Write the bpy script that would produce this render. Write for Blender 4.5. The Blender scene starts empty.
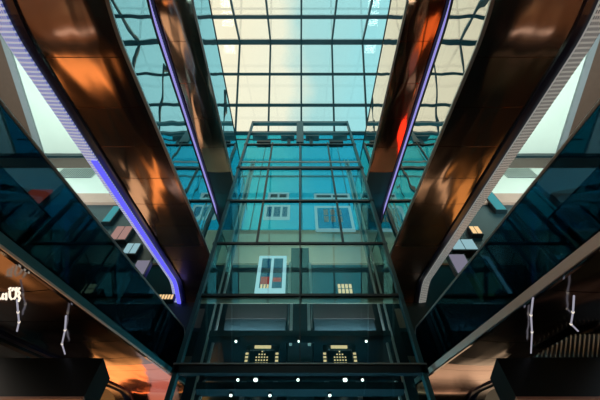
import bpy, bmesh, math, random
from mathutils import Vector
random.seed(7)
S = bpy.context.scene
COL = S.collection
# ------------------------------------------------------------------ camera model (600x400)
F = 420.0
PITCH = math.radians(61.2)
SP, CP = math.sin(PITCH), math.cos(PITCH)
INC = math.radians(28.5)
SI, CI = math.sin(INC), math.cos(INC)
FLOOR = -1.6

def ray(x, y):
    u, v = (x-300)/F, (200-y)/F
    return (u, CP - SP*v, SP + CP*v)
def atY(x, y, Y):
    r = ray(x, y); k = Y/r[1]; return (r[0]*k, Y, r[2]*k)
def atZ(x, y, Z):
    r = ray(x, y); k = Z/r[2]; return (r[0]*k, r[1]*k, Z)
def zY(y, Y):
    return atY(300, y, Y)[2]

# ------------------------------------------------------------------ materials
def new_mat(name):
    m = bpy.data.materials.new(name); m.use_nodes = True
    nt = m.node_tree; nt.nodes.clear()
    out = nt.nodes.new('ShaderNodeOutputMaterial')
    return m, nt, out
def pbr(name, col, rough=.5, metal=0, spec=.5, noise=0, nscale=4, bump=0, bscale=(1,1,1), bnscale=2, emit=None, estr=0):
    m, nt, out = new_mat(name)
    b = nt.nodes.new('ShaderNodeBsdfPrincipled')
    b.inputs['Base Color'].default_value = (*col, 1)
    b.inputs['Roughness'].default_value = rough
    b.inputs['Metallic'].default_value = metal
    b.inputs['Specular IOR Level'].default_value = spec
    if emit:
        b.inputs['Emission Color'].default_value = (*emit, 1)
        b.inputs['Emission Strength'].default_value = estr
    tc = nt.nodes.new('ShaderNodeTexCoord')
    if noise:
        n = nt.nodes.new('ShaderNodeTexNoise'); n.inputs['Scale'].default_value = nscale
        n.inputs['Detail'].default_value = 5
        nt.links.new(tc.outputs['Object'], n.inputs['Vector'])
        mx = nt.nodes.new('ShaderNodeMixRGB')
        mx.inputs[1].default_value = (*[c*(1-noise) for c in col], 1)
        mx.inputs[2].default_value = (*[min(1, c*(1+noise)) for c in col], 1)
        nt.links.new(n.outputs['Fac'], mx.inputs[0]); nt.links.new(mx.outputs[0], b.inputs['Base Color'])
    if bump:
        mp = nt.nodes.new('ShaderNodeMapping'); mp.inputs['Scale'].default_value = bscale
        n2 = nt.nodes.new('ShaderNodeTexNoise'); n2.inputs['Scale'].default_value = bnscale
        n2.inputs['Detail'].default_value = 1.0
        bp = nt.nodes.new('ShaderNodeBump'); bp.inputs['Strength'].default_value = 1.0
        bp.inputs['Distance'].default_value = bump
        nt.links.new(tc.outputs['Object'], mp.inputs['Vector']); nt.links.new(mp.outputs[0], n2.inputs['Vector'])
        nt.links.new(n2.outputs['Fac'], bp.inputs['Height']); nt.links.new(bp.outputs[0], b.inputs['Normal'])
    nt.links.new(b.outputs[0], out.inputs[0])
    return m
def glass(name, tint, refl, rcol=(1,1,1), rough=0.0, f0=1.0, wob=0):
    """architectural sheet glass: tinted see-through plus mirror reflection rising at grazing angles"""
    m, nt, out = new_mat(name)
    t = nt.nodes.new('ShaderNodeBsdfTransparent'); t.inputs[0].default_value = (*tint, 1)
    g = nt.nodes.new('ShaderNodeBsdfGlossy'); g.inputs[0].default_value = (*rcol, 1); g.inputs['Roughness'].default_value = rough
    lw = nt.nodes.new('ShaderNodeLayerWeight'); lw.inputs['Blend'].default_value = .35
    mr = nt.nodes.new('ShaderNodeMapRange')
    mr.inputs['To Min'].default_value = refl; mr.inputs['To Max'].default_value = f0
    nt.links.new(lw.outputs['Fresnel'], mr.inputs['Value'])
    if wob:
        tc = nt.nodes.new('ShaderNodeTexCoord')
        n2 = nt.nodes.new('ShaderNodeTexNoise'); n2.inputs['Scale'].default_value = 1.4; n2.inputs['Detail'].default_value = 0
        bp = nt.nodes.new('ShaderNodeBump'); bp.inputs['Distance'].default_value = wob
        nt.links.new(tc.outputs['Object'], n2.inputs['Vector']); nt.links.new(n2.outputs['Fac'], bp.inputs['Height'])
        nt.links.new(bp.outputs[0], g.inputs['Normal'])
    mx = nt.nodes.new('ShaderNodeMixShader')
    nt.links.new(mr.outputs[0], mx.inputs[0]); nt.links.new(t.outputs[0], mx.inputs[1]); nt.links.new(g.outputs[0], mx.inputs[2])
    nt.links.new(mx.outputs[0], out.inputs[0])
    return m
def emis(name, col, s):
    m, nt, out = new_mat(name)
    e = nt.nodes.new('ShaderNodeEmission'); e.inputs[0].default_value = (*col, 1); e.inputs[1].default_value = s
    nt.links.new(e.outputs[0], out.inputs[0]); return m
def perforated(name, col, hole, scale=14, glow=0):
    m, nt, out = new_mat(name)
    b = nt.nodes.new('ShaderNodeBsdfPrincipled'); b.inputs['Roughness'].default_value = .35
    tc = nt.nodes.new('ShaderNodeTexCoord')
    sx = nt.nodes.new('ShaderNodeSeparateXYZ'); nt.links.new(tc.outputs['Object'], sx.inputs[0])
    def wave(sock, sc):
        k = nt.nodes.new('ShaderNodeMath'); k.operation = 'MULTIPLY'; k.inputs[1].default_value = sc
        s = nt.nodes.new('ShaderNodeMath'); s.operation = 'SINE'
        nt.links.new(sock, k.inputs[0]); nt.links.new(k.outputs[0], s.inputs[0]); return s.outputs[0]
    wy = wave(sx.outputs['Y'], 2*math.pi*scale*.45); wx = wave(sx.outputs['X'], 2*math.pi*scale)
    mu = nt.nodes.new('ShaderNodeMath'); mu.operation = 'MINIMUM'
    nt.links.new(wy, mu.inputs[0]); nt.links.new(wx, mu.inputs[1])
    gt = nt.nodes.new('ShaderNodeMath'); gt.operation = 'GREATER_THAN'; gt.inputs[1].default_value = -.35
    nt.links.new(mu.outputs[0], gt.inputs[0])
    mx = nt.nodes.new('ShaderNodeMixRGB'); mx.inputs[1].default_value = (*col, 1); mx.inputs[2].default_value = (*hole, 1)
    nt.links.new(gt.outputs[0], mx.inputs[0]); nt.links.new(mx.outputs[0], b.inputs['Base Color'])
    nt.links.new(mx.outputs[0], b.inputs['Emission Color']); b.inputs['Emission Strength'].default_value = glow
    nt.links.new(b.outputs[0], out.inputs[0]); return m

M = {}
M['bronze'] = pbr('bronze_cladding', (.62, .45, .35), .16, 1, noise=.12, nscale=1.5, bump=.05, bscale=(1.6, .45, .45), bnscale=1.2)
M['bronze_satin'] = pbr('bronze_satin_cladding', (.50, .34, .25), .32, 1, noise=.12, nscale=2)
M['dark_bronze'] = pbr('dark_bronze_cladding', (.085, .070, .066), .14, 1, noise=.12, nscale=1.5, bump=.04, bscale=(1.6, .45, .45), bnscale=1.2)
M['rose_bronze'] = pbr('rose_bronze_cladding', (.62, .40, .33), .2, 1, noise=.12, nscale=2)
M['copper'] = pbr('copper_cladding', (.80, .24, .13), .14, 1, noise=.1, nscale=1.5, bump=.05, bscale=(1.6, .45, .45), bnscale=1.2)  # bronze with the red it mirrors put into its base colour
M['black_mirror'] = pbr('dark_mirror_cladding', (.10, .10, .11), .06, 1, bump=.03, bscale=(1, .5, .5), bnscale=1.5)
M['dark'] = pbr('dark_painted_steel', (.008, .030, .042), .35)
M['dark2'] = pbr('dark_teal_panel', (.008, .040, .055), .35)
M['beam'] = pbr('beam_paint', (.002, .014, .020), .5)
M['navy'] = pbr('navy_edge_trim', (.010, .018, .06), .3)
M['teal_steel'] = pbr('teal_grey_steel', (.03, .15, .19), .4)
M['teal_trim'] = pbr('teal_bottom_rail', (.01, .17, .24), .4)
M['steel'] = pbr('brushed_steel', (.50, .54, .54), .4, .9)
M['pale_steel'] = pbr('pale_steel', (.75, .78, .76), .4, .1)
M['roof_bar'] = pbr('roof_bar_paint', (.008, .055, .075), .5)
M['glass_side'] = glass('scenic_side_glass', (.55, .85, .88), .62, (.95, 1, 1), wob=.004)
M['glass_dark'] = glass('smoked_side_glass', (.04, .16, .23), .08, (.26, .54, .72), f0=.30)
M['glass_shaft'] = glass('shaft_glass', (.82, .96, .97), .02, (.35, .85, .95), f0=.15)
M['glass_roof'] = glass('roof_glass', (.97, .98, .97), .03, f0=.3)
M['glass_wall'] = glass('teal_wall_glass', (.16, .68, .79), .03, (.30, .80, .90), f0=.3, rough=.25)
M['rail'] = pbr('handrail_rubber', (.02, .03, .035), .4)
M['rail_pale'] = pbr('handrail_grey', (.36, .38, .38), .35, .3)
M['led'] = emis('violet_light_strip', (.13, .12, 1.0), 1.1)
M['led_dim'] = emis('violet_light_strip_soft', (.40, .36, .95), .8)
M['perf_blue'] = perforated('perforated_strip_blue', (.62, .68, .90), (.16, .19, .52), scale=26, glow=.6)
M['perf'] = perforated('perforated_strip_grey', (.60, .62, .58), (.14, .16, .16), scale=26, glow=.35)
M['pale_ceiling'] = pbr('pale_ceiling_plaster', (.74, .86, .80), .6, noise=.06, nscale=.8)
M['brown'] = pbr('brown_panel', (.10, .06, .045), .5, noise=.15)
M['beige'] = pbr('beige_slab_edge', (.80, .74, .54), .6, noise=.08, nscale=2)
M['grey'] = pbr('grey_panel', (.22, .25, .28), .4, noise=.1)
M['apron'] = pbr('teal_grey_apron', (.07, .12, .14), .4)
M['rose_grey'] = pbr('rose_grey_panel', (.17, .14, .14), .4)
M['blush'] = pbr('blush_panel', (.52, .36, .30), .5, noise=.1)
M['floor'] = pbr('polished_stone_floor', (.16, .12, .10), .25, noise=.2, nscale=1)
M['wall'] = pbr('dark_wall_paint', (.015, .05, .06), .5, noise=.2, nscale=.6)
M['wall_warm'] = pbr('warm_wall_paint', (.10, .06, .045), .5, noise=.2, nscale=.6)
M['warm'] = emis('warm_lit_window', (1.0, .36, .10), 2.2)
M['gold'] = emis('gold_lamp', (1.0, .66, .32), 1.0)
M['spot'] = emis('spot_lens', (1.0, .93, .80), 4)
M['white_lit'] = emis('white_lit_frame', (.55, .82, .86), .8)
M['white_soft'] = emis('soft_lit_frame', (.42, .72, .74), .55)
M['red'] = emis('red_lit_display', (.50, .05, .04), .7)
M['blue_lit'] = emis('blue_lit_glass', (.02, .11, .20), .6)
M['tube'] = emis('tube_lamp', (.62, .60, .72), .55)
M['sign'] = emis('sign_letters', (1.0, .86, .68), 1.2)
M['cream'] = emis('cream_lit_gallery', (1.0, .66, .40), 1.0)
M['amber'] = emis('amber_lit_gallery', (1.0, .44, .12), .9)
M['red_neon'] = emis('red_lit_sign', (1.0, .10, .05), 2.2)
M['truss'] = pbr('truss_steel', (.10, .36, .44), .5)

# ------------------------------------------------------------------ mesh helpers
class MB:
    def __init__(self): self.bm = bmesh.new()
    def box(self, a, b):
        x0, x1 = sorted((a[0], b[0])); y0, y1 = sorted((a[1], b[1])); z0, z1 = sorted((a[2], b[2]))
        vs = [self.bm.verts.new(p) for p in ((x0,y0,z0),(x1,y0,z0),(x1,y1,z0),(x0,y1,z0),(x0,y0,z1),(x1,y0,z1),(x1,y1,z1),(x0,y1,z1))]
        for f in ((0,3,2,1),(4,5,6,7),(0,1,5,4),(1,2,6,5),(2,3,7,6),(3,0,4,7)): self.bm.faces.new([vs[i] for i in f])
        return self
    def bar(self, p, q, w, h=None, up=(0,0,1)):
        h = h or w; p, q = Vector(p), Vector(q); d = (q-p).normalized(); u = Vector(up)
        if abs(d.dot(u)) > .99: u = Vector((0,1,0))
        s = d.cross(u).normalized(); t = s.cross(d).normalized()
        r = [[self.bm.verts.new(c + s*(w/2*i) + t*(h/2*j)) for i, j in ((-1,-1),(1,-1),(1,1),(-1,1))] for c in (p, q)]
        for k in range(4): self.bm.faces.new((r[0][k], r[0][(k+1)%4], r[1][(k+1)%4], r[1][k]))
        self.bm.faces.new(r[0][::-1]); self.bm.faces.new(r[1]); return self
    def tube(self, pts, rad, n=10):
        rings = []
        pts = [Vector(p) for p in pts]
        for i, p in enumerate(pts):
            d = (pts[min(i+1, len(pts)-1)] - pts[max(i-1, 0)]).normalized()
            s = d.cross(Vector((1,0,0))); s = s.normalized() if s.length > .05 else d.cross(Vector((0,0,1))).normalized()
            t = d.cross(s).normalized(); R = rad[i] if isinstance(rad, (list, tuple)) else rad
            rings.append([self.bm.verts.new(p + (s*math.cos(a)+t*math.sin(a))*R) for a in [2*math.pi*k/n for k in range(n)]])
        for a, b in zip(rings, rings[1:]):
            for k in range(n): self.bm.faces.new((a[k], a[(k+1)%n], b[(k+1)%n], b[k]))
        self.bm.faces.new(rings[0][::-1]); self.bm.faces.new(rings[-1]); return self
    def sweep(self, path, prof):
        """closed (x, dz) profile swept along a (y, z) path"""
        rings = [[self.bm.verts.new((x, y, z+dz)) for x, dz in prof] for y, z in path]
        n = len(prof)
        for a, b in zip(rings, rings[1:]):
            for k in range(n): self.bm.faces.new((a[k], a[(k+1)%n], b[(k+1)%n], b[k]))
        self.bm.faces.new(rings[0]); self.bm.faces.new(rings[-1][::-1]); return self
    def prism(self, pts, d):
        a = [self.bm.verts.new(p) for p in pts]; b = [self.bm.verts.new(tuple(Vector(p)+Vector(d))) for p in pts]
        n = len(pts)
        for k in range(n): self.bm.faces.new((a[k], a[(k+1)%n], b[(k+1)%n], b[k]))
        self.bm.faces.new(a[::-1]); self.bm.faces.new(b); return self
    def build(self, name, mat, parent=None, smooth=False):
        bmesh.ops.recalc_face_normals(self.bm, faces=self.bm.faces)
        me = bpy.data.meshes.new(name); self.bm.to_mesh(me); self.bm.free()
        me.materials.append(M[mat] if isinstance(mat, str) else mat)
        if smooth:
            for p in me.polygons: p.use_smooth = True
            me.set_sharp_from_angle(angle=math.radians(35))
        o = bpy.data.objects.new(name, me); COL.objects.link(o)
        if parent:
            o.parent = parent
            for v in me.vertices: v.co -= parent.location
        return o
def tag(o, label, cat, group=None):
    o['label'] = label; o['category'] = cat
    if group: o['group'] = group
    return o
def thing(name, label, cat, loc=(0,0,0), group=None):
    o = bpy.data.objects.new(name, None); COL.objects.link(o); o.location = loc
    return tag(o, label, cat, group)
def struct(o):
    o['kind'] = 'structure'; return o

# ------------------------------------------------------------------ escalators
def bez(path, rads):
    """polyline with rounded corners"""
    out = [Vector(path[0])]
    for i in range(1, len(path)-1):
        p, a, b = Vector(path[i]), Vector(path[i-1]), Vector(path[i+1])
        r = rads[i-1]
        p0 = p + (a-p).normalized()*r; p1 = p + (b-p).normalized()*r
        for k in range(9):
            t = k/8; out.append((1-t)**2*p0 + 2*t*(1-t)*p + t*t*p1)
    out.append(Vector(path[-1]))
    return [(v.x, v.y) for v in out]
def resample(path, step):
    out = [path[0]]
    for a, b in zip(path, path[1:]):
        L = math.hypot(b[0]-a[0], b[1]-a[1]); n = max(1, int(L/step))
        for k in range(1, n+1): out.append((a[0]+(b[0]-a[0])*k/n, a[1]+(b[1]-a[1])*k/n))
    return out
def zline(h, Y): return (h + Y*SI)/CI

def escalator(side, a, b, h, Y0, Y1, Yend, gh, label, soffit_mat='bronze', end_mat='bronze_satin', strip='perf', led='led', led_from=None,
              glass_mat='glass_side', rail_mat='rail', clad=0, trim_mat='steel', rail_r=.035, trimh=.03, YS=7.5, stripw=.28, edgew=.18, gend=None, bow=.10, seam0=0, seam=1.15):
    s = side
    z0, z1 = zline(h, Y0), zline(h, Y1)
    path = bez([(-5.0, z0), (Y0, z0), (Y1, z1), (Yend, z1)], [.7, .35])
    root = thing('escalator', label, 'escalator', (s*(a+b)/2, Y0, z0), 'stacked escalators on both sides of the lift tower')
    # soffit shell with seam grooves
    rp = resample(path, .30)
    L = 0; rings = []
    prof = []
    NU = 20
    for k in range(NU+1):
        u = k/NU; prof.append((a + (b-a)*u, -bow*(1-abs(2*u-1)**2.4)))
    pts = [(rp[0], 0)]; acc = 0; nxt = .6 + seam0
    for p, q in zip(rp, rp[1:]):
        l = math.hypot(q[0]-p[0], q[1]-p[1])
        while nxt <= acc + l:
            t = (nxt-acc)/l; c = (p[0]+(q[0]-p[0])*t, p[1]+(q[1]-p[1])*t); d = ((q[0]-p[0])/l, (q[1]-p[1])/l)
            for off, gz in ((-.010, 0), (-.006, .015), (.006, .015), (.010, 0)): pts.append(((c[0]+d[0]*off, c[1]+d[1]*off), gz))
            nxt += seam
        if p[0] < YS < q[0]:
            t = (YS-p[0])/(q[0]-p[0]); pts.append(((YS, p[1]+(q[1]-p[1])*t), 0))
        acc += l; pts.append((q, 0))
    pts.sort(key=lambda v: v[0][0])
    rings = []
    m = MB()
    for nm, mt, sel in (('soffit', soffit_mat, lambda y: y <= YS), ('end_soffit', end_mat, lambda y: y >= YS)):
        m = MB(); rings = []
        for (y, z), gz in pts:
            if not sel(y): continue
            bot = [m.bm.verts.new((s*x, y, z+dz+gz)) for x, dz in prof]
            top = [m.bm.verts.new((s*x, y, z+.06+clad)) for x in (b, a)]
            rings.append(bot+top)
        n = len(rings[0])
        for p, q in zip(rings, rings[1:]):
            for k in range(n): m.bm.faces.new((p[k], p[(k+1)%n], q[(k+1)%n], q[k]))
        m.bm.faces.new(rings[0]); m.bm.faces.new(rings[-1][::-1])
        m.build(nm, mt, root, smooth=True)
    if clad:   # dark mirrored side panels between soffit and glass
        MB().sweep(path, [(s*(a-.02), -.02), (s*(a+.02), -.02), (s*(a+.02), clad), (s*(a-.02), clad)]).build('side_cladding', 'black_mirror', root)
    # inner edge trim, glass, handrail
    g0 = clad
    MB().sweep(path, [(s*(a-.04), g0-trimh), (s*(a+.02), g0-trimh), (s*(a+.02), g0+.02), (s*(a-.04), g0+.02)]).build('edge_trim', trim_mat, root)
    gp = path if gend is None else [p for p in path if p[0] < gend]
    if gend:
        # rounded end of the balustrade
        lastz = gp[-1][1]
    gm = MB()
    if gend is None:
        gm.sweep(gp, [(s*(a-.025), g0+.05), (s*(a-.005), g0+.05), (s*(a-.005), g0+gh), (s*(a-.025), g0+gh)])
        hr = [(s*(a-.015), y, z+g0+gh) for y, z in gp]
    else:
        ztop = lambda Y: zline(h, min(Y, Y1)) + g0 + gh
        yc = gend-.35
        top = [(y, z+g0+gh) for y, z in gp if y < yc]
        zc = ztop(yc)
        R = .35
        arc = [(yc + R*math.sin(t), zc + .06*math.sin(2*t) - R*(1-math.cos(t))) for t in [k/8*math.pi/2 for k in range(9)]]
        arc += [(gend+.02, zc-R-.3)]
        top += arc
        bot = [(y, z+g0+.05) for y, z in path if y < gend-.1] + [(gend-.05, zline(h, min(gend, Y1))+g0+.05)]
        loop = top + bot[::-1]
        gm.prism([(s*(a-.025), y, z) for y, z in loop], (s*.02, 0, 0))
        hr = [(s*(a-.015), y, z) for y, z in top]
    gm.build('glass_panel', glass_mat, root)
    MB().tube(hr, rail_r, 8).build('handrail', rail_mat, root, smooth=True)
    # outer side: dark edge, perforated strip, light strip, glass, handrail
    MB().sweep(path, [(s*(b-.01), -.05), (s*(b+edgew), -.02), (s*(b+edgew), .25), (s*(b-.01), .25)]).build('outer_fascia', 'navy', root)
    x0, x1 = b+edgew, b+edgew+stripw
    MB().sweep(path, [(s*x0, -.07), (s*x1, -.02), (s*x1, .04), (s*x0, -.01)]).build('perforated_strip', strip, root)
    if led:
        lp = [p for p in resample(path, .2) if led_from is None or p[0] > led_from]
        MB().sweep(lp, [(s*(x0-.01), -.12), (s*(x0+stripw*.5), -.09), (s*(x0+stripw*.5), -.05), (s*(x0-.01), -.07)]).build('light_strip', led, root)
    MB().sweep(path, [(s*(b+.08), .25), (s*(b+.10), .25), (s*(b+.10), gh+g0), (s*(b+.08), gh+g0)]).build('glass_panel' if not clad else 'outer_panel', 'glass_shaft' if not clad else 'dark2', root)
    if clad and side < 0: MB().sweep(path, [(s*(a-.05), g0-trimh-.02), (s*(a-.03), g0-trimh-.02), (s*(a-.03), g0-trimh+.01), (s*(a-.05), g0-trimh+.01)]).build('trim_line', 'pale_steel', root)
    MB().tube([(s*(b+.09), y, z+gh+g0) for y, z in path], .04, 8).build('handrail', 'rail', root, smooth=True)
    # steps between the skirts
    st = [p for p in resample(path, .36)]
    m = MB(); w0, w1 = a+.25, b-.2
    hs = .45 + clad
    for p, q in zip(st, st[1:]):
        zz = max(p[1], q[1]) + hs
        m.box((s*w0, p[0], zz-.05), (s*w1, q[0], zz))
        if q[1]-p[1] > .05: m.box((s*w0, p[0], p[1]+hs-.05), (s*w1, p[0]+.03, zz))
    m.build('step_band', 'dark', root)
    # lattice truss behind the side glass
    m = MB(); xs = s*(a+.16); i = 0
    tp = resample(path, 99)
    Y = Y0-3; hi = g0+gh-.2; lo = g0+.12
    zz = lambda y: z0 if y < Y0 else (zline(h, y) if y < Y1 else z1)
    while Y < Y1:
        Yn = Y+.95
        if i % 2 == 0: m.bar((xs, Y, zz(Y)+lo), (xs, Yn, zz(Yn)+hi), .06)
        else: m.bar((xs, Y, zz(Y)+hi), (xs, Yn, zz(Yn)+lo), .06)
        Y = Yn; i += 1
    m.build('truss', 'truss', root)
    return root

A = 2.9
for s in (-1, 1):
    sd = 'left' if s < 0 else 'right'
    # topmost pair
    escalator(s, A, 3.95, 3.65*A, .55, 10.0, 11.4, 2.16,
              'narrow dark bronze escalator, topmost on the left of the lift tower' if s < 0 else 'narrow red copper escalator, topmost on the right of the lift tower',
              soffit_mat='bronze' if s < 0 else 'copper', strip='perf_blue' if s < 0 else 'perf', led='led_dim', stripw=.22, edgew=.07, seam=1.6, bow=.07, end_mat='dark')  # right soffit carries its red reflection in the colour
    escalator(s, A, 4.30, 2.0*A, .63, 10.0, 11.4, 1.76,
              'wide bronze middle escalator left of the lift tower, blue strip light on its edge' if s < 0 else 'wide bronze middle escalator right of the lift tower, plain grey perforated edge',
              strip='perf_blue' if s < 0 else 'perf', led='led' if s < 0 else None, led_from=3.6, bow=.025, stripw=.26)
    escalator(s, A, 4.6, 1.79, .63, 10.0, 11.4, 1.22,
              'lowest escalator on the left, dark glass side and teal bottom rail' if s < 0 else 'lowest escalator on the right, dark glass side and pale grey bottom rail',
              glass_mat='glass_dark', rail_mat='rail_pale', clad=.12, trimh=.11, trim_mat='teal_trim' if s < 0 else 'pale_steel', rail_r=.025, gend=8.1, led=None, strip='dark', YS=6.9, soffit_mat='dark_bronze', end_mat='copper' if s < 0 else 'rose_bronze', bow=.06)  # end soffit colours hold the warm reflection seen there

# ------------------------------------------------------------------ glass roof
WALL_Y = 11.0
z_eave = zY(133, WALL_Y)
k = ray(300, 42); ta = math.tan(math.radians(46))
# far slope: Z = z_eave + (WALL_Y - Y)*ta ; ridge where it meets the ray through y = 42
r = k[2]/k[1]; RY = (z_eave + WALL_Y*ta)/(r + ta); RZ = r*RY
def on_slope(y):
    kk = ray(300, y); rr = kk[2]/kk[1]
    if y >= 42:
        Y = (z_eave + WALL_Y*ta)/(rr+ta); return Y, rr*Y
    Y = (RZ - RY*ta)/(rr-ta); return Y, rr*Y
SOUTH = -7.0
roof = struct(bpy.data.objects.new('window_1', None)); COL.objects.link(roof)
SX = 15.0
zs = RZ - (RY-SOUTH)*ta
t = .04
MB().prism([(-SX, RY, RZ), (SX, RY, RZ), (SX, WALL_Y, z_eave), (-SX, WALL_Y, z_eave)], (0, 0, t)).build('roof_pane', 'glass_roof', roof)
MB().prism([(-SX, RY, RZ), (SX, RY, RZ), (SX, SOUTH, zs), (-SX, SOUTH, zs)], (0, 0, t)).build('roof_pane', 'glass_roof', roof)
for y, w in ((17, .26), (42, .38), (74, .20), (105, .22), (133, .26)):
    Y, Z = on_slope(y)
    MB().bar((-SX, Y, Z-.05), (SX, Y, Z-.05), w, w*.8).build('roof_transom', 'roof_bar', roof)
dY = on_slope(17)[0]-RY
for i in range(2, 6):
    Y = RY + dY*i; Z = RZ - (RY-Y)*ta
    if Y > SOUTH: MB().bar((-SX, Y, Z-.05), (SX, Y, Z-.05), .3, .24).build('roof_transom', 'roof_bar', roof)
wr = RZ*SP + RY*CP
dx = 30.6/F*wr
for i in range(-6, 7):
    X = i*dx + .1
    if abs(X) > SX: continue
    m = MB(); m.bar((X, RY, RZ-.06), (X, WALL_Y, z_eave-.06), .14, .16); m.bar((X, RY, RZ-.06), (X, SOUTH, zs-.06), .14, .16)
    m.build('roof_mullion', 'roof_bar', roof)

# ------------------------------------------------------------------ enclosing building
Z_G = zY(155.5, 8.5)     # gallery ceiling
struct(MB().box((-SX, SOUTH-2, FLOOR-.2), (SX, 15, FLOOR)).build('floor', 'floor'))
struct(MB().box((-SX, SOUTH-.3, FLOOR), (SX, SOUTH, zs)).build('wall_south', 'wall'))
zu = zline(2.0*A, 7.4)
for s, nm in ((-1, 'left'), (1, 'right')):
    w = struct(MB().box((s*SX, SOUTH, FLOOR), (s*(SX+.3), 15, Z_G)).build('wall_'+nm, 'wall_warm'))
    g = MB()
    g.prism([(s*SX, SOUTH, Z_G), (s*SX, WALL_Y, Z_G), (s*SX, WALL_Y, z_eave), (s*SX, RY, RZ), (s*SX, SOUTH, zs)], (s*.1, 0, 0))
    struct(g.build('window_2' if s < 0 else 'window_3', 'glass_wall'))
# far curtain wall, upper part
ZL = 15.6
cw = struct(bpy.data.objects.new('window_4', None)); COL.objects.link(cw)
MB().box((-SX, WALL_Y, ZL), (SX, WALL_Y+.06, z_eave)).build('wall_pane', 'glass_wall', cw)
for y in (140, 177):
    Z = zY(y, WALL_Y)
    MB().box((-SX, WALL_Y-.08, Z-.06), (SX, WALL_Y, Z+.06)).build('wall_transom', 'roof_bar', cw)
for i in range(-6, 7):
    X = i*dx+.1
    if abs(X) < SX: MB().box((X-.02, WALL_Y-.05, ZL), (X+.02, WALL_Y, z_eave)).build('wall_mullion', 'roof_bar', cw)
# floors behind the lift tower
struct(MB().box((-SX, WALL_Y-.1, zY(263, WALL_Y-.1)), (SX, WALL_Y+.4, zY(230, WALL_Y-.1))).build('trim_1', 'beige'))
struct(MB().box((-SX, WALL_Y, 9.35), (SX, WALL_Y+.3, zY(262, WALL_Y))).build('wall_back', 'dark2'))
struct(MB().box((-SX, 9.6, 9.2), (SX, 14, 9.35)).build('ceiling', 'dark2'))
struct(MB().box((-SX, 13.2, FLOOR), (SX, 13.5, 9.2)).build('wall_back_lower', 'wall'))
struct(MB().box((-SX, 9.6, 5.2), (SX, 13.2, 5.5)).build('trim_2', 'dark2'))

# ------------------------------------------------------------------ side galleries
GY = 8.5
Z_G = zY(155.5, GY)
for s, nm in ((-1, 'left'), (1, 'right')):
    K = GY/5.9
    def cl(x0, x1, dz, name, mat): return struct(MB().box((s*x0, SOUTH, Z_G+dz), (s*x1, GY, Z_G+.2)).build(name, mat))
    cl(6.3*K, 9.2*K, 0, 'ceiling_'+nm, 'pale_ceiling')
    cl(9.2*K, 9.4*K, -.15, 'trim_3' if s < 0 else 'trim_4', 'grey')
    cl(9.4*K, SX, 0, 'trim_5' if s < 0 else 'trim_6', 'brown')
    def band(name, y0, y1, mat, out=0, x0=5.0, x1=SX):
        return struct(MB().box((s*x0, GY-out, zY(y1, GY)), (s*x1, GY+.25, zY(y0, GY))).build(name, mat))
    band('trim_11' if s < 0 else 'trim_12', 155, 158, 'dark', .12)
    band('wall_gallery_'+nm, 158, 195, 'pale_ceiling')
    band('trim_13' if s < 0 else 'trim_14', 159, 168, 'brown', .05)
    band('trim_15' if s < 0 else 'trim_16', 195, 204, 'blush', .08)
    struct(MB().box((s*5.0, GY+.05, 11.3), (s*SX, GY+.2, zY(204, GY))).build('window_5' if s < 0 else 'window_6', 'dark2'))
    # lit shop band and dark pillars, added for the bronze to reflect
    lit = 'cream' if s < 0 else 'amber'
    zb0 = 8.5
    def gp(x0, x1, z0, z1, name, mat, out=0, gy=GY): return struct(MB().box((s*x0, gy+.05-out, z0), (s*x1, gy+.2, z1)).build(name, mat))
    gp(5.0, SX, 10.7, 11.3, 'trim_19' if s < 0 else 'trim_20', 'dark2')
    p0 = 3.35 if s < 0 else 2.9
    if s < 0: gp(2.9, p0, zb0, 11.3, 'pillar_1', 'wall', .1, 10.6)
    gp(p0, 3.75, zb0, 11.3, 'trim_21' if s < 0 else 'trim_22', 'blush', 0, 10.6)
    gp(3.75, 5.4, zb0, 11.3, 'pillar_3' if s < 0 else 'pillar_4', 'wall', .1, 10.6)
    gp(5.0, 5.25, zb0, 10.7, 'pillar_7' if s < 0 else 'pillar_8', 'wall', .1)
    gp(5.25, 6.2, zb0, 10.7, 'window_11' if s < 0 else 'window_12', lit)
    gp(6.2, 6.8, 5, 10.7, 'pillar_5' if s < 0 else 'pillar_6', 'wall', .1)
    gp(6.8, 9.5, zb0, 10.7, 'window_13' if s < 0 else 'window_14', lit)
    gp(9.5, SX, zb0, 10.7, 'wall_end_'+nm, 'wall')
    gp(5.0, SX, 5, zb0, 'wall_lower_'+nm, 'wall_warm')
    # slotted air grille on the gallery wall
    gx0, gx1 = (atY(61, 172, GY)[0], atY(97, 172, GY)[0]) if s < 0 else (atY(502, 172, GY)[0], atY(532, 172, GY)[0])
    gz0, gz1 = zY(178, GY), zY(169, GY)
    gr = thing('air_grille', 'dark slotted air grille on the pale gallery wall, left side of the atrium' if s < 0 else
               'dark slotted air grille on the pale gallery wall, right side of the atrium', 'grille', ((gx0+gx1)/2, GY, gz0))
    MB().box((gx0, GY-.03, gz0), (gx1, GY-.002, gz1)).build('backing', 'dark', gr)
    n = 16
    for i in range(n+1):
        x = gx0+(gx1-gx0)*i/n
        MB().box((x-.012, GY-.06, gz0), (x+.012, GY-.03, gz1)).build('slat', 'pale_ceiling', gr)

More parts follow.
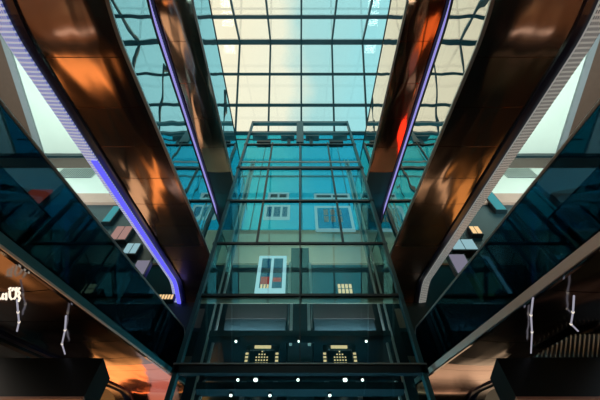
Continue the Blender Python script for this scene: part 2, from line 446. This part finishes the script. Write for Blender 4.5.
# ------------------------------------------------------------------ lift tower
TY = 7.5
TX = 2.68
tower = thing('lift_tower', 'tall glass lift tower with dark cross bars rising in the middle of the atrium', 'lift shaft', (0, TY, FLOOR))
ztop = zY(143, TY)
zroof = zY(122, TY)
bars = [145, 168.5, 201.5, 243.5, 295.5, 370]
zb = [zY(y, TY) for y in bars]
levels = [FLOOR+.1, FLOOR+3.6] + zb[::-1]
for z0, z1 in zip(levels, levels[1:]):
    MB().box((-TX, TY, z0), (TX, TY+.03, z1)).build('front_glass', 'glass_shaft', tower)
MB().box((-TX, TY, zb[0]), (TX, TY+.03, ztop)).build('front_glass', 'glass_shaft', tower)
for i, z in enumerate(zb):
    h = (.10, .20, .11, .09, .09, .24)[i]; dp = .03 if i in (3, 4) else .06
    MB().box((-TX-.04, TY-dp, z-h/2), (TX+.04, TY+.035, z+h/2)).build('transom', 'dark', tower)
MB().box((-TX-.04, TY-.08, zb[5]+.09), (TX+.04, TY-.06, zb[5]+.12)).build('transom', 'steel', tower)
MB().box((-TX, TY-.05, zY(162.5, TY)-.03), (TX, TY, zY(162.5, TY)+.03)).build('transom', 'pale_steel', tower)
for x in (-1.35, 0, 1.35):
    MB().box((x-.035, TY-.04, zb[3]), (x+.035, TY+.04, ztop)).build('mullion', 'dark', tower)
    if x == 0: MB().box((x-.015, TY-.02, zb[5]), (x+.015, TY+.04, zb[3])).build('mullion', 'dark', tower)
for s in (-1, 1):
    MB().box((s*TX, TY-.02, FLOOR+.1), (s*(TX-.03), 9.5, ztop)).build('side_glass', 'glass_shaft', tower)
    MB().box((s*TX, TY-.06, FLOOR), (s*(TX-.10), TY+.12, zroof)).build('corner_post', 'teal_steel', tower)
    MB().box((s*TX, 9.35, FLOOR), (s*(TX-.2), 9.5, zroof-1.5)).build('corner_post', 'teal_steel', tower)
    MB().box((s*(TX-.42), 8.3, FLOOR), (s*(TX-.05), 8.6, zb[3]-.4)).build('side_column', 'dark', tower)
    for x in (2.10, 2.26):
        gd = MB().box((s*x, 7.95, FLOOR), (s*(x+.045), 8.02, ztop-1.0)).build('guide_rail', 'pale_steel', tower)
    z = 5.4
    while z < ztop-1.5:
        MB().box((s*2.15, 7.93, z), (s*2.255, 7.98, z+.16)).build('rail_bracket', 'pale_steel', gd); z += .45
# top frame
MB().box((-TX, TY-.05, zroof-.32), (TX, TY+.12, zroof)).build('top_beam', 'teal_steel', tower)
z2 = zY(131.5, TY)
MB().box((-TX, TY, z2-.2), (TX, TY+.12, z2)).build('top_beam', 'teal_steel', tower)
MB().box((-.18, TY-.06, ztop), (.18, TY+.1, zroof)).build('top_post', 'teal_steel', tower)
for s in (-1, 1):
    MB().box((s*.5, TY+.3, z2-.9), (s*.66, TY+.5, z2+.7)).build('pulley_bracket', 'teal_steel', tower)
    MB().box((s*.3, TY+.2, z2-.1), (s*1.0, TY+.5, z2+.15)).build('pulley_bracket', 'teal_steel', tower)
    MB().box((s*1.75, TY+.2, z2-.05), (s*2.5, TY+.5, z2+.2)).build('pulley_bracket', 'teal_steel', tower)
    MB().box((s*1.5, TY+.2, z2-1.0), (s*2.2, TY+.5, z2-.75)).build('pulley_bracket', 'dark', tower)
# central column between the two lift bays
cc = MB(); cc.box((-.30, 8.4, FLOOR), (.30, 8.8, zY(248, 8.4))); cc.build('centre_column', 'dark2', tower)
for s in (-1, 1):
    MB().box((s*.20, 8.33, zY(343, 8.3)), (s*.28, 8.4, zY(303, 8.3))).build('column_rail', 'pale_steel', tower)
    MB().box((s*.28, 8.33, zY(292, 8.3)), (s*.36, 8.4, zY(262, 8.3))).build('column_rail', 'pale_steel', tower)
MB().box((-TX+.12, TY+.035, zY(302, TY)), (TX-.12, TY+.06, zY(292.5, TY))).build('spandrel', 'beige', tower)
# two lift cars
for s in (-1, 1):
    cx = s*1.15
    car = thing('lift_car', ('left' if s < 0 else 'right')+' lift car with grey apron hanging inside the glass tower', 'lift', (cx, 8.6, zY(338, 8.0)))
    zc0, zc1, zc2 = zY(338, 8.0), zY(319, 8.0), zY(300, 8.0)
    MB().box((cx-.78, 8.0, zc0), (cx+.78, 8.08, zc1)).build('apron', 'apron', car)
    MB().box((cx-.80, 7.98, zc1), (cx+.80, 8.08, zc2)).build('front_panel', 'rose_grey', car)
    MB().box((cx-.80, 8.08, zc0), (cx+.80, 9.2, zc0+.15)).build('car_floor', 'dark', car)
    MB().box((cx-.80, 8.08, zc2+.02), (cx+.80, 9.2, zc2+.12)).build('car_roof', 'dark', car)
    MB().box((cx-.80, 9.16, zc0+.15), (cx+.80, 9.2, zc2+.02)).build('rear_wall', 'dark2', car)
    for e in (-.79, .79):
        MB().box((cx+e-.01, 8.08, zc0+.15), (cx+e+.01, 9.16, zc2+.02)).build('side_glass', 'glass_shaft', car)

# lit windows behind the tower
def lit_window(px, py, Y, label, frame='white_lit', inner='blue_lit', cols=2, extra=None):
    (x0, x1), (y0, y1) = px, py
    p0, p1 = atY(x0, y1, Y), atY((x0), y0, Y)
    c = atY((x0+x1)/2, (y0+y1)/2, Y); k = c[0]/(((x0+x1)/2-300) or 1e-6)
    wx = (atY(x1, (y0+y1)/2, Y)[0]-atY(x0, (y0+y1)/2, Y)[0])
    X0, X1 = c[0]-wx/2, c[0]+wx/2; Z0, Z1 = zY(y1, Y), zY(y0, Y)
    w = thing('lit_window', label, 'window', (c[0], Y, Z0))
    f = .13
    m = MB(); m.box((X0, Y-.06, Z0), (X0+f, Y, Z1)); m.box((X1-f, Y-.06, Z0), (X1, Y, Z1)); m.box((X0+f, Y-.06, Z1-f), (X1-f, Y, Z1)); m.box((X0+f, Y-.06, Z0), (X1-f, Y, Z0+f*1.6))
    for i in range(1, cols):
        x = X0+(X1-X0)*i/cols; m.box((x-.05, Y-.06, Z0+f*1.6), (x+.05, Y, Z1-f))
    m.build('frame', frame, w)
    MB().box((X0+f, Y-.03, Z0+f*1.6), (X1-f, Y-.01, Z1-f)).build('pane', inner, w)
    if extra: extra(w, X0, X1, Z0, Z1, Y)
    return w
def shelf_items(w, X0, X1, Z0, Z1, Y):
    H = Z1-Z0; W = X1-X0
    MB().box((X0+.16, Y-.05, Z0+H*.22), (X0+W*.45, Y-.03, Z0+H*.40)).build('display', 'red', w)
    MB().box((X0+W*.56, Y-.05, Z0+H*.28), (X1-.16, Y-.03, Z0+H*.38)).build('display', 'red', w)
    MB().box((X0+.16, Y-.05, Z0+H*.52), (X1-.16, Y-.03, Z0+H*.64)).build('blind', 'dark', w)
    for i in range(4):
        x = X0+.18+i*.11
        MB().box((x, Y-.055, Z0+H*.10), (x+.07, Y-.03, Z0+H*.20)).build('lamp', 'gold', w)
lit_window((257, 286), (257, 293.5), 9.85, 'white framed lit window with red display seen low in the left lift bay', extra=shelf_items)
def bars6(w, X0, X1, Z0, Z1, Y):
    W = X1-X0; H = Z1-Z0
    for i in range(3):
        for j in range(2):
            x = X0+W*(.24+.18*i); z = Z0+H*(.36+.28*j)
            MB().box((x, Y-.05, z), (x+W*.12, Y-.03, z+H*.22)).build('lit_pane', 'blush', w)
lit_window((315, 353), (207, 232), 10.4, 'pale framed window with six rosy panes in the right lift bay', frame='white_soft', inner='glass_wall', cols=1, extra=bars6)
lit_window((264, 290), (206, 220), 10.4, 'small pale window with a light sill in the left lift bay', frame='white_soft', inner='blue_lit', cols=3)
lit_window((268, 289), (193.5, 200.5), 10.4, 'thin pale upper window just above the second bar, left bay', frame='white_soft', inner='teal_steel', cols=2)
lit_window((314, 350), (194.5, 200.5), 10.4, 'wide thin pale upper window just above the second bar, right bay', frame='white_soft', inner='teal_steel', cols=2)
# gold lamp board in the right bay
p = atY(345, 289, 9.8)
gb = thing('lamp_board', 'small board of gold lamps low in the right lift bay', 'lamp', (p[0], 9.8, p[2]))
MB().box((p[0]-.28, 9.8, p[2]-.28), (p[0]+.28, 9.85, p[2]+.30)).build('backing', 'dark', gb)
for i in range(4):
    for j in range(2):
        MB().box((p[0]-.24+i*.13, 9.76, p[2]-.22+j*.26), (p[0]-.15+i*.13, 9.8, p[2]-.04+j*.26)).build('lamp', 'gold', gb)
# lit doorways under the landing
for s, px in ((-1, 262), (1, 340)):
    PY = 8.1
    c = atY(px, 356, PY); zt = zY(345, PY)
    d = thing('lit_doorway', ('left' if s < 0 else 'right')+' dark doorway with gold lamps below the lift cars', 'doorway', (c[0], PY, 5.5))
    m = MB()
    hw = .40
    m.box((c[0]-hw, PY, 5.5), (c[0]-hw+.1, PY+.1, zt)); m.box((c[0]+hw-.1, PY, 5.5), (c[0]+hw, PY+.1, zt)); m.box((c[0]-hw, PY, zt-.14), (c[0]+hw, PY+.1, zt))
    m.build('frame', 'grey', d)
    MB().box((c[0]-hw+.1, PY+.05, 5.5), (c[0]+hw-.1, PY+.1, zt-.14)).build('door_panel', 'dark2', d)
    MB().box((c[0]-.20, PY-.01, zt-.11), (c[0]+.2, PY, zt-.02)).build('header_lamp', 'gold', d)
    for e in (-1, 1):
        for j in range(4):
            z = zt-.24-j*.105
            MB().box((c[0]+e*.36-.04, PY-.008, z-.055), (c[0]+e*.36+.03, PY-.001, z)).build('lamp', 'gold', d)
    ch = MB()
    for i in range(5):
        for j in range(5):
            if abs(i-2)+max(0, 2-j)*.8 < 2.6:
                ch.box((c[0]-.15+i*.065, PY-.005, zt-.22-j*.085), (c[0]-.15+i*.065+.035, PY, zt-.22-j*.085+.035))
    ch.build('chandelier', 'gold', d)

# spotlights under the landing ceiling
BEAM_Y = 7.85
for yy in (341, 379.5, 395):
    z = zY(yy, BEAM_Y)
    MB().box((-2.2, BEAM_Y-.12, z+.05), (2.2, BEAM_Y+.12, z+.22)).build('lamp_beam', 'dark', tower)
def spotlight(px, py, label, r):
    x, y, z = atY(px, py, BEAM_Y)
    Z = zY({0: 341, 1: 379.5, 2: 395}[0 if py < 350 else (1 if py < 388 else 2)], BEAM_Y)+.05
    sp = thing('spotlight', label, 'spotlight', (x, y, Z), 'spotlights under the tower cross beams')
    MB().tube([(x, y, Z-.004), (x, y, Z-.05)], r*1.5, 14).build('housing', 'dark', sp)
    MB().tube([(x, y, Z-.05), (x, y, Z-.075)], r, 14).build('lens', 'spot', sp)
for px, py, lab in ((236, 341, 'round spotlight at the left end of the row above the lowest bar'), (299, 341, 'round spotlight between the two lift bays above the lowest bar'),
                    (366, 340, 'round spotlight at the right end of the row above the lowest bar'),
                    (238, 379, 'leftmost spotlight of the row just below the lowest bar'), (255.5, 381, 'large bright spotlight below the left doorway'),
                    (298, 379, 'spotlight just below the lowest bar on the centre line'), (345, 378.5, 'large bright spotlight below the right doorway'),
                    (362.5, 380, 'rightmost spotlight of the row just below the lowest bar'),
                    (231, 394.5, 'left spotlight of the rearmost row at the foot of the tower'), (270, 395, 'middle spotlight of the rearmost row at the foot of the tower'),
                    (330, 398, 'right spotlight of the rearmost row at the foot of the tower')):
    spotlight(px, py, lab, .045 if px in (255.5, 345) else .028)

# glowing panels standing in for indistinct clutter in the gaps beside the middle escalators
M['d_teal'] = emis('teal_display', (.10, .50, .55), .6); M['d_rose'] = emis('rose_display', (.62, .36, .32), .6)
M['d_ice'] = emis('ice_blue_display', (.40, .68, .75), .7); M['d_violet'] = emis('grey_violet_display', (.32, .30, .40), .6)
def display(px0, px1, py0, py1, mat, label, split=1, Y=8.36):
    c = atY((px0+px1)/2, (py0+py1)/2, Y); w = abs(atY(px1, (py0+py1)/2, Y)[0]-atY(px0, (py0+py1)/2, Y)[0])/2
    z0, z1 = zY(py1, Y), zY(py0, Y)
    d = thing('display_case', label, 'display', (c[0], Y, z0), 'lit displays in the gallery gaps')
    MB().box((c[0]-w, Y, z0), (c[0]+w, Y+.18, z1)).build('case', 'dark', d)
    for i in range(split):
        a = c[0]-w+.04+i*(2*w-.04)/split
        MB().box((a, Y-.02, z0+.05), (a+(2*w-.04)/split-.04, Y, z1-.05)).build('lit_panel', mat, d)
display(107, 116, 206, 222, 'd_teal', 'small teal lit display beside the left middle escalator, topmost of the gap', 1)
display(112, 130, 226, 240, 'd_rose', 'rosy split display in the gap beside the left middle escalator', 2)
display(124, 139, 243, 254, 'd_ice', 'ice blue display in the gap beside the left middle escalator', 2)
display(133, 148, 260, 275, 'd_violet', 'grey violet display panel low in the gap beside the left middle escalator', 1)
display(152, 174, 294, 300, 'gold', 'row of gold lamps at the foot of the left gap', 7, 10.44)
display(470, 481, 226, 234, 'gold', 'small gold lamp box in the gap right of the right middle escalator', 2)
display(450, 476, 239, 250, 'd_ice', 'wide ice blue split display beside the right middle escalator', 2)
display(452, 470, 254, 274, 'd_violet', 'large grey violet panel low in the gap beside the right middle escalator', 1)
display(489, 500, 192, 210, 'd_teal', 'dim teal display high in the gap beside the right middle escalator', 1)

# ------------------------------------------------------------------ transverse beams under the lowest escalators
for s, nm in ((-1, 'left'), (1, 'right')):
    BY = 5.6
    zt, zb_ = zY(358, BY), zY(396.5, BY)
    struct(MB().box((s*3.23, BY, zb_), (s*SX, BY+.5, zt)).build('beam_'+nm, 'beam'))
    struct(MB().box((s*3.23, BY, zb_-.04), (s*SX, BY+3, zb_)).build('ceiling_lower_'+nm, 'blush'))

# ------------------------------------------------------------------ mirrored strokes and characters, louvre grille under the lowest escalators
def on_h(x, y, h):
    """point where the view ray meets the sloping plane parallel to an escalator"""
    r = ray(x, y); k = h/(r[2]*CI - r[1]*SI); return Vector((r[0]*k, r[1]*k, r[2]*k))
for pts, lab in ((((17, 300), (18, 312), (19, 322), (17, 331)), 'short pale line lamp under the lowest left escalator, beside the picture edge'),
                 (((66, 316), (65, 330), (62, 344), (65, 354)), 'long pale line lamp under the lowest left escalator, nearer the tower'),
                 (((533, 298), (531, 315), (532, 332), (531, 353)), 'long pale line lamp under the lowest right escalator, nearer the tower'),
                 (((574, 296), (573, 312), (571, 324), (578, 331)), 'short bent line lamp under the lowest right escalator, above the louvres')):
    P = [on_h(x, y, 1.62) for x, y in pts]  # glowing tubes model streaks mirrored in the soffit, not fittings
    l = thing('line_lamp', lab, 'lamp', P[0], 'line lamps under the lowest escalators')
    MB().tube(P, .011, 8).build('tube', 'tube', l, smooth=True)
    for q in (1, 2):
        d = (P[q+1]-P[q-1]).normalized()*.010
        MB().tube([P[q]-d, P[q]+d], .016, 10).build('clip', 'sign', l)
# three characters mirrored in the soffit, modelled as glowing strokes
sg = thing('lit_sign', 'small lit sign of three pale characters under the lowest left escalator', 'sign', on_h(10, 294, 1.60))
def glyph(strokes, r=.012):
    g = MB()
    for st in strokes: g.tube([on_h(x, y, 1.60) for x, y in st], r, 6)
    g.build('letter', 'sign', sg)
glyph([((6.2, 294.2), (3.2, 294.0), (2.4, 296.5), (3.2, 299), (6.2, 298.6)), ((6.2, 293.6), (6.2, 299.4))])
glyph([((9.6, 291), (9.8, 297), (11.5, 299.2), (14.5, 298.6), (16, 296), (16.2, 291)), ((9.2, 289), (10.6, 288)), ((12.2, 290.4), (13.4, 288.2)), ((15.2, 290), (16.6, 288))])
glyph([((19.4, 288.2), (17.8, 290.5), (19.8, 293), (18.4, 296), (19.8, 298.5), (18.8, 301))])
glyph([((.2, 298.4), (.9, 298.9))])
# louvre grille hanging below the right soffit
lv = thing('louvre_grille', 'dark louvre grille with bright slanting slats under the lowest right escalator', 'grille', on_h(570, 348, 1.66))
fr = MB(); quad = [on_h(x, y, 1.66) for x, y in ((533, 358), (604, 358), (604, 333), (572, 336))]
fr.prism([tuple(v) for v in quad], (0, 0, .03)); fr.build('panel', 'dark', lv)
for i in range(15):
    x = 537+i*4.6; yt = max(334.5, 355.5-(x-533)*.56)
    MB().bar(on_h(x, 356.5, 1.645), on_h(x+2.0, yt, 1.645), .014, .02).build('slat', 'pale_ceiling', lv)

# ------------------------------------------------------------------ glowing panels added out of sight for the bronze to reflect
def glow_box(name, a, b, mat): return struct(MB().box(a, b).build(name, mat))
glow_box('window_7', (-14.9, -2, -.8), (-14.8, 6, 2.0), 'warm')
glow_box('window_8', (14.8, -2, -.8), (14.9, 6, 2.0), 'warm')
glow_box('window_19', (-8.5, 13.05, 7.2), (-3.2, 13.15, 9.1), 'warm')
glow_box('window_20', (3.6, 13.05, 7.2), (7.5, 13.15, 9.1), 'cream')
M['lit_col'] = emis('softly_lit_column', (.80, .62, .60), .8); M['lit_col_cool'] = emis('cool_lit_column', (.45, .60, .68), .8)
glow_box('pillar_9', (-4.9, 12.4, FLOOR), (-3.9, 12.9, 9.15), 'lit_col')  # added glowing block, gives the soffit a pale streak
glow_box('pillar_10', (3.9, 12.4, FLOOR), (4.9, 12.9, 5.1), 'lit_col_cool')
glow_box('window_15', (4.98, 8.38, 13.8), (5.9, 8.45, 16.2), 'red_neon')  # added red panel, brightens the topmost right soffit by reflection
glow_box('window_16', (-5.5, 8.38, 12.6), (-5.0, 8.45, 15.0), 'cream')  # added panel for a warm glint on the left soffit
glow_box('window_9', (-12.5, 13.1, -1.0), (-4.5, 13.2, 3.3), 'warm')

# ------------------------------------------------------------------ lamps, mostly unseen fills added to lift dark areas
def area(name, loc, size, col, power, rot=(0,0,0)):
    L = bpy.data.lights.new(name, 'AREA'); L.shape = 'RECTANGLE'; L.size, L.size_y = size; L.color = col; L.energy = power
    o = bpy.data.objects.new(name, L); COL.objects.link(o); o.location = loc; o.rotation_euler = rot; return o
area('shaft_uplight', (0, 8.15, 3.6), (4.2, .5), (.62, .95, 1), 70, (math.pi, 0, 0))  # unseen fill, added to lift the dark shaft
area('slab_lamp', (0, 8.9, 12.6), (2.4, .2), (1, .95, .8), 45, (math.radians(100), 0, 0))  # unseen fill, added to brighten the beige slab
for s in (-1, 1):
    area('gallery_lamp', (s*11, 4.0, 12.0), (4, 4), (.85, 1, .92), 900, (math.pi, 0, 0))
    area('lift_lobby_lamp', (s*1.1, 7.8, zY(341, 7.85)+.3), (1.6, .2), (.9, .95, 1), 8, (math.radians(140), 0, 0))  # hidden fill behind the beam, added to light the bays
    area('hall_lamp', (s*8.5, 1.0, 5.2), (6, 7), (1, .82, .68) if s < 0 else (.8, .9, 1), 350 if s < 0 else 90)  # unseen fill, added to light the floor the soffits mirror
    area('floor_uplight', (s*6.5, 6.9, 1.6), (4, .5), (1, .82, .72), 8, (math.pi, 0, 0))  # unseen fill, added to brighten the lower ceilings
    area('shop_lamp', (s*9, 9, 3.4), (5, 3), (1, .6, .3), 250, (0, 0, 0))  # unseen warm fill, added below for the bronze reflections

# ------------------------------------------------------------------ sky
W = bpy.data.worlds.new('World'); S.world = W; W.use_nodes = True
nt = W.node_tree; nt.nodes.clear()
out = nt.nodes.new('ShaderNodeOutputWorld'); bg = nt.nodes.new('ShaderNodeBackground')
tc = nt.nodes.new('ShaderNodeTexCoord'); sx = nt.nodes.new('ShaderNodeSeparateXYZ')
nt.links.new(tc.outputs['Generated'], sx.inputs[0])
no = nt.nodes.new('ShaderNodeTexNoise'); no.inputs['Scale'].default_value = 3.2; no.inputs['Detail'].default_value = 5
nt.links.new(tc.outputs['Generated'], no.inputs['Vector'])
a1 = nt.nodes.new('ShaderNodeMath'); a1.operation = 'MULTIPLY_ADD'; a1.inputs[1].default_value = .34; a1.inputs[2].default_value = -.17
nt.links.new(no.outputs['Fac'], a1.inputs[0])
a2 = nt.nodes.new('ShaderNodeMath'); a2.operation = 'ADD'
nt.links.new(sx.outputs['X'], a2.inputs[0]); nt.links.new(a1.outputs[0], a2.inputs[1])
cr = nt.nodes.new('ShaderNodeValToRGB')
mr = nt.nodes.new('ShaderNodeMapRange'); mr.inputs['From Min'].default_value = -.24; mr.inputs['From Max'].default_value = .15
nt.links.new(a2.outputs[0], mr.inputs['Value']); nt.links.new(mr.outputs[0], cr.inputs[0])
e = cr.color_ramp.elements
e[0].position = 0; e[0].color = (.90, .80, .58, 1)
e[1].position = 1; e[1].color = (.30, .66, .70, 1)
x = cr.color_ramp.elements.new(.52); x.color = (.80, .80, .64, 1)
x = cr.color_ramp.elements.new(.68); x.color = (.36, .64, .64, 1)
nt.links.new(cr.outputs[0], bg.inputs[0]); bg.inputs[1].default_value = 1.2
nt.links.new(bg.outputs[0], out.inputs[0])

# ------------------------------------------------------------------ camera and view
cam = bpy.data.cameras.new('Camera'); co = bpy.data.objects.new('Camera', cam); COL.objects.link(co)
cam.sensor_width = 36; cam.lens = 36*F/600; cam.clip_end = 300; cam.clip_start = .05
co.location = (0, 0, 0); co.rotation_euler = (math.pi/2 + PITCH, 0, 0)
S.camera = co
S.view_settings.view_transform = 'Standard'; S.view_settings.look = 'None'; S.view_settings.gamma = 1; S.view_settings.exposure = 0
S.view_settings.use_curve_mapping = False
S.cycles.transparent_max_bounces = 24; S.cycles.max_bounces = 10; S.cycles.glossy_bounces = 6
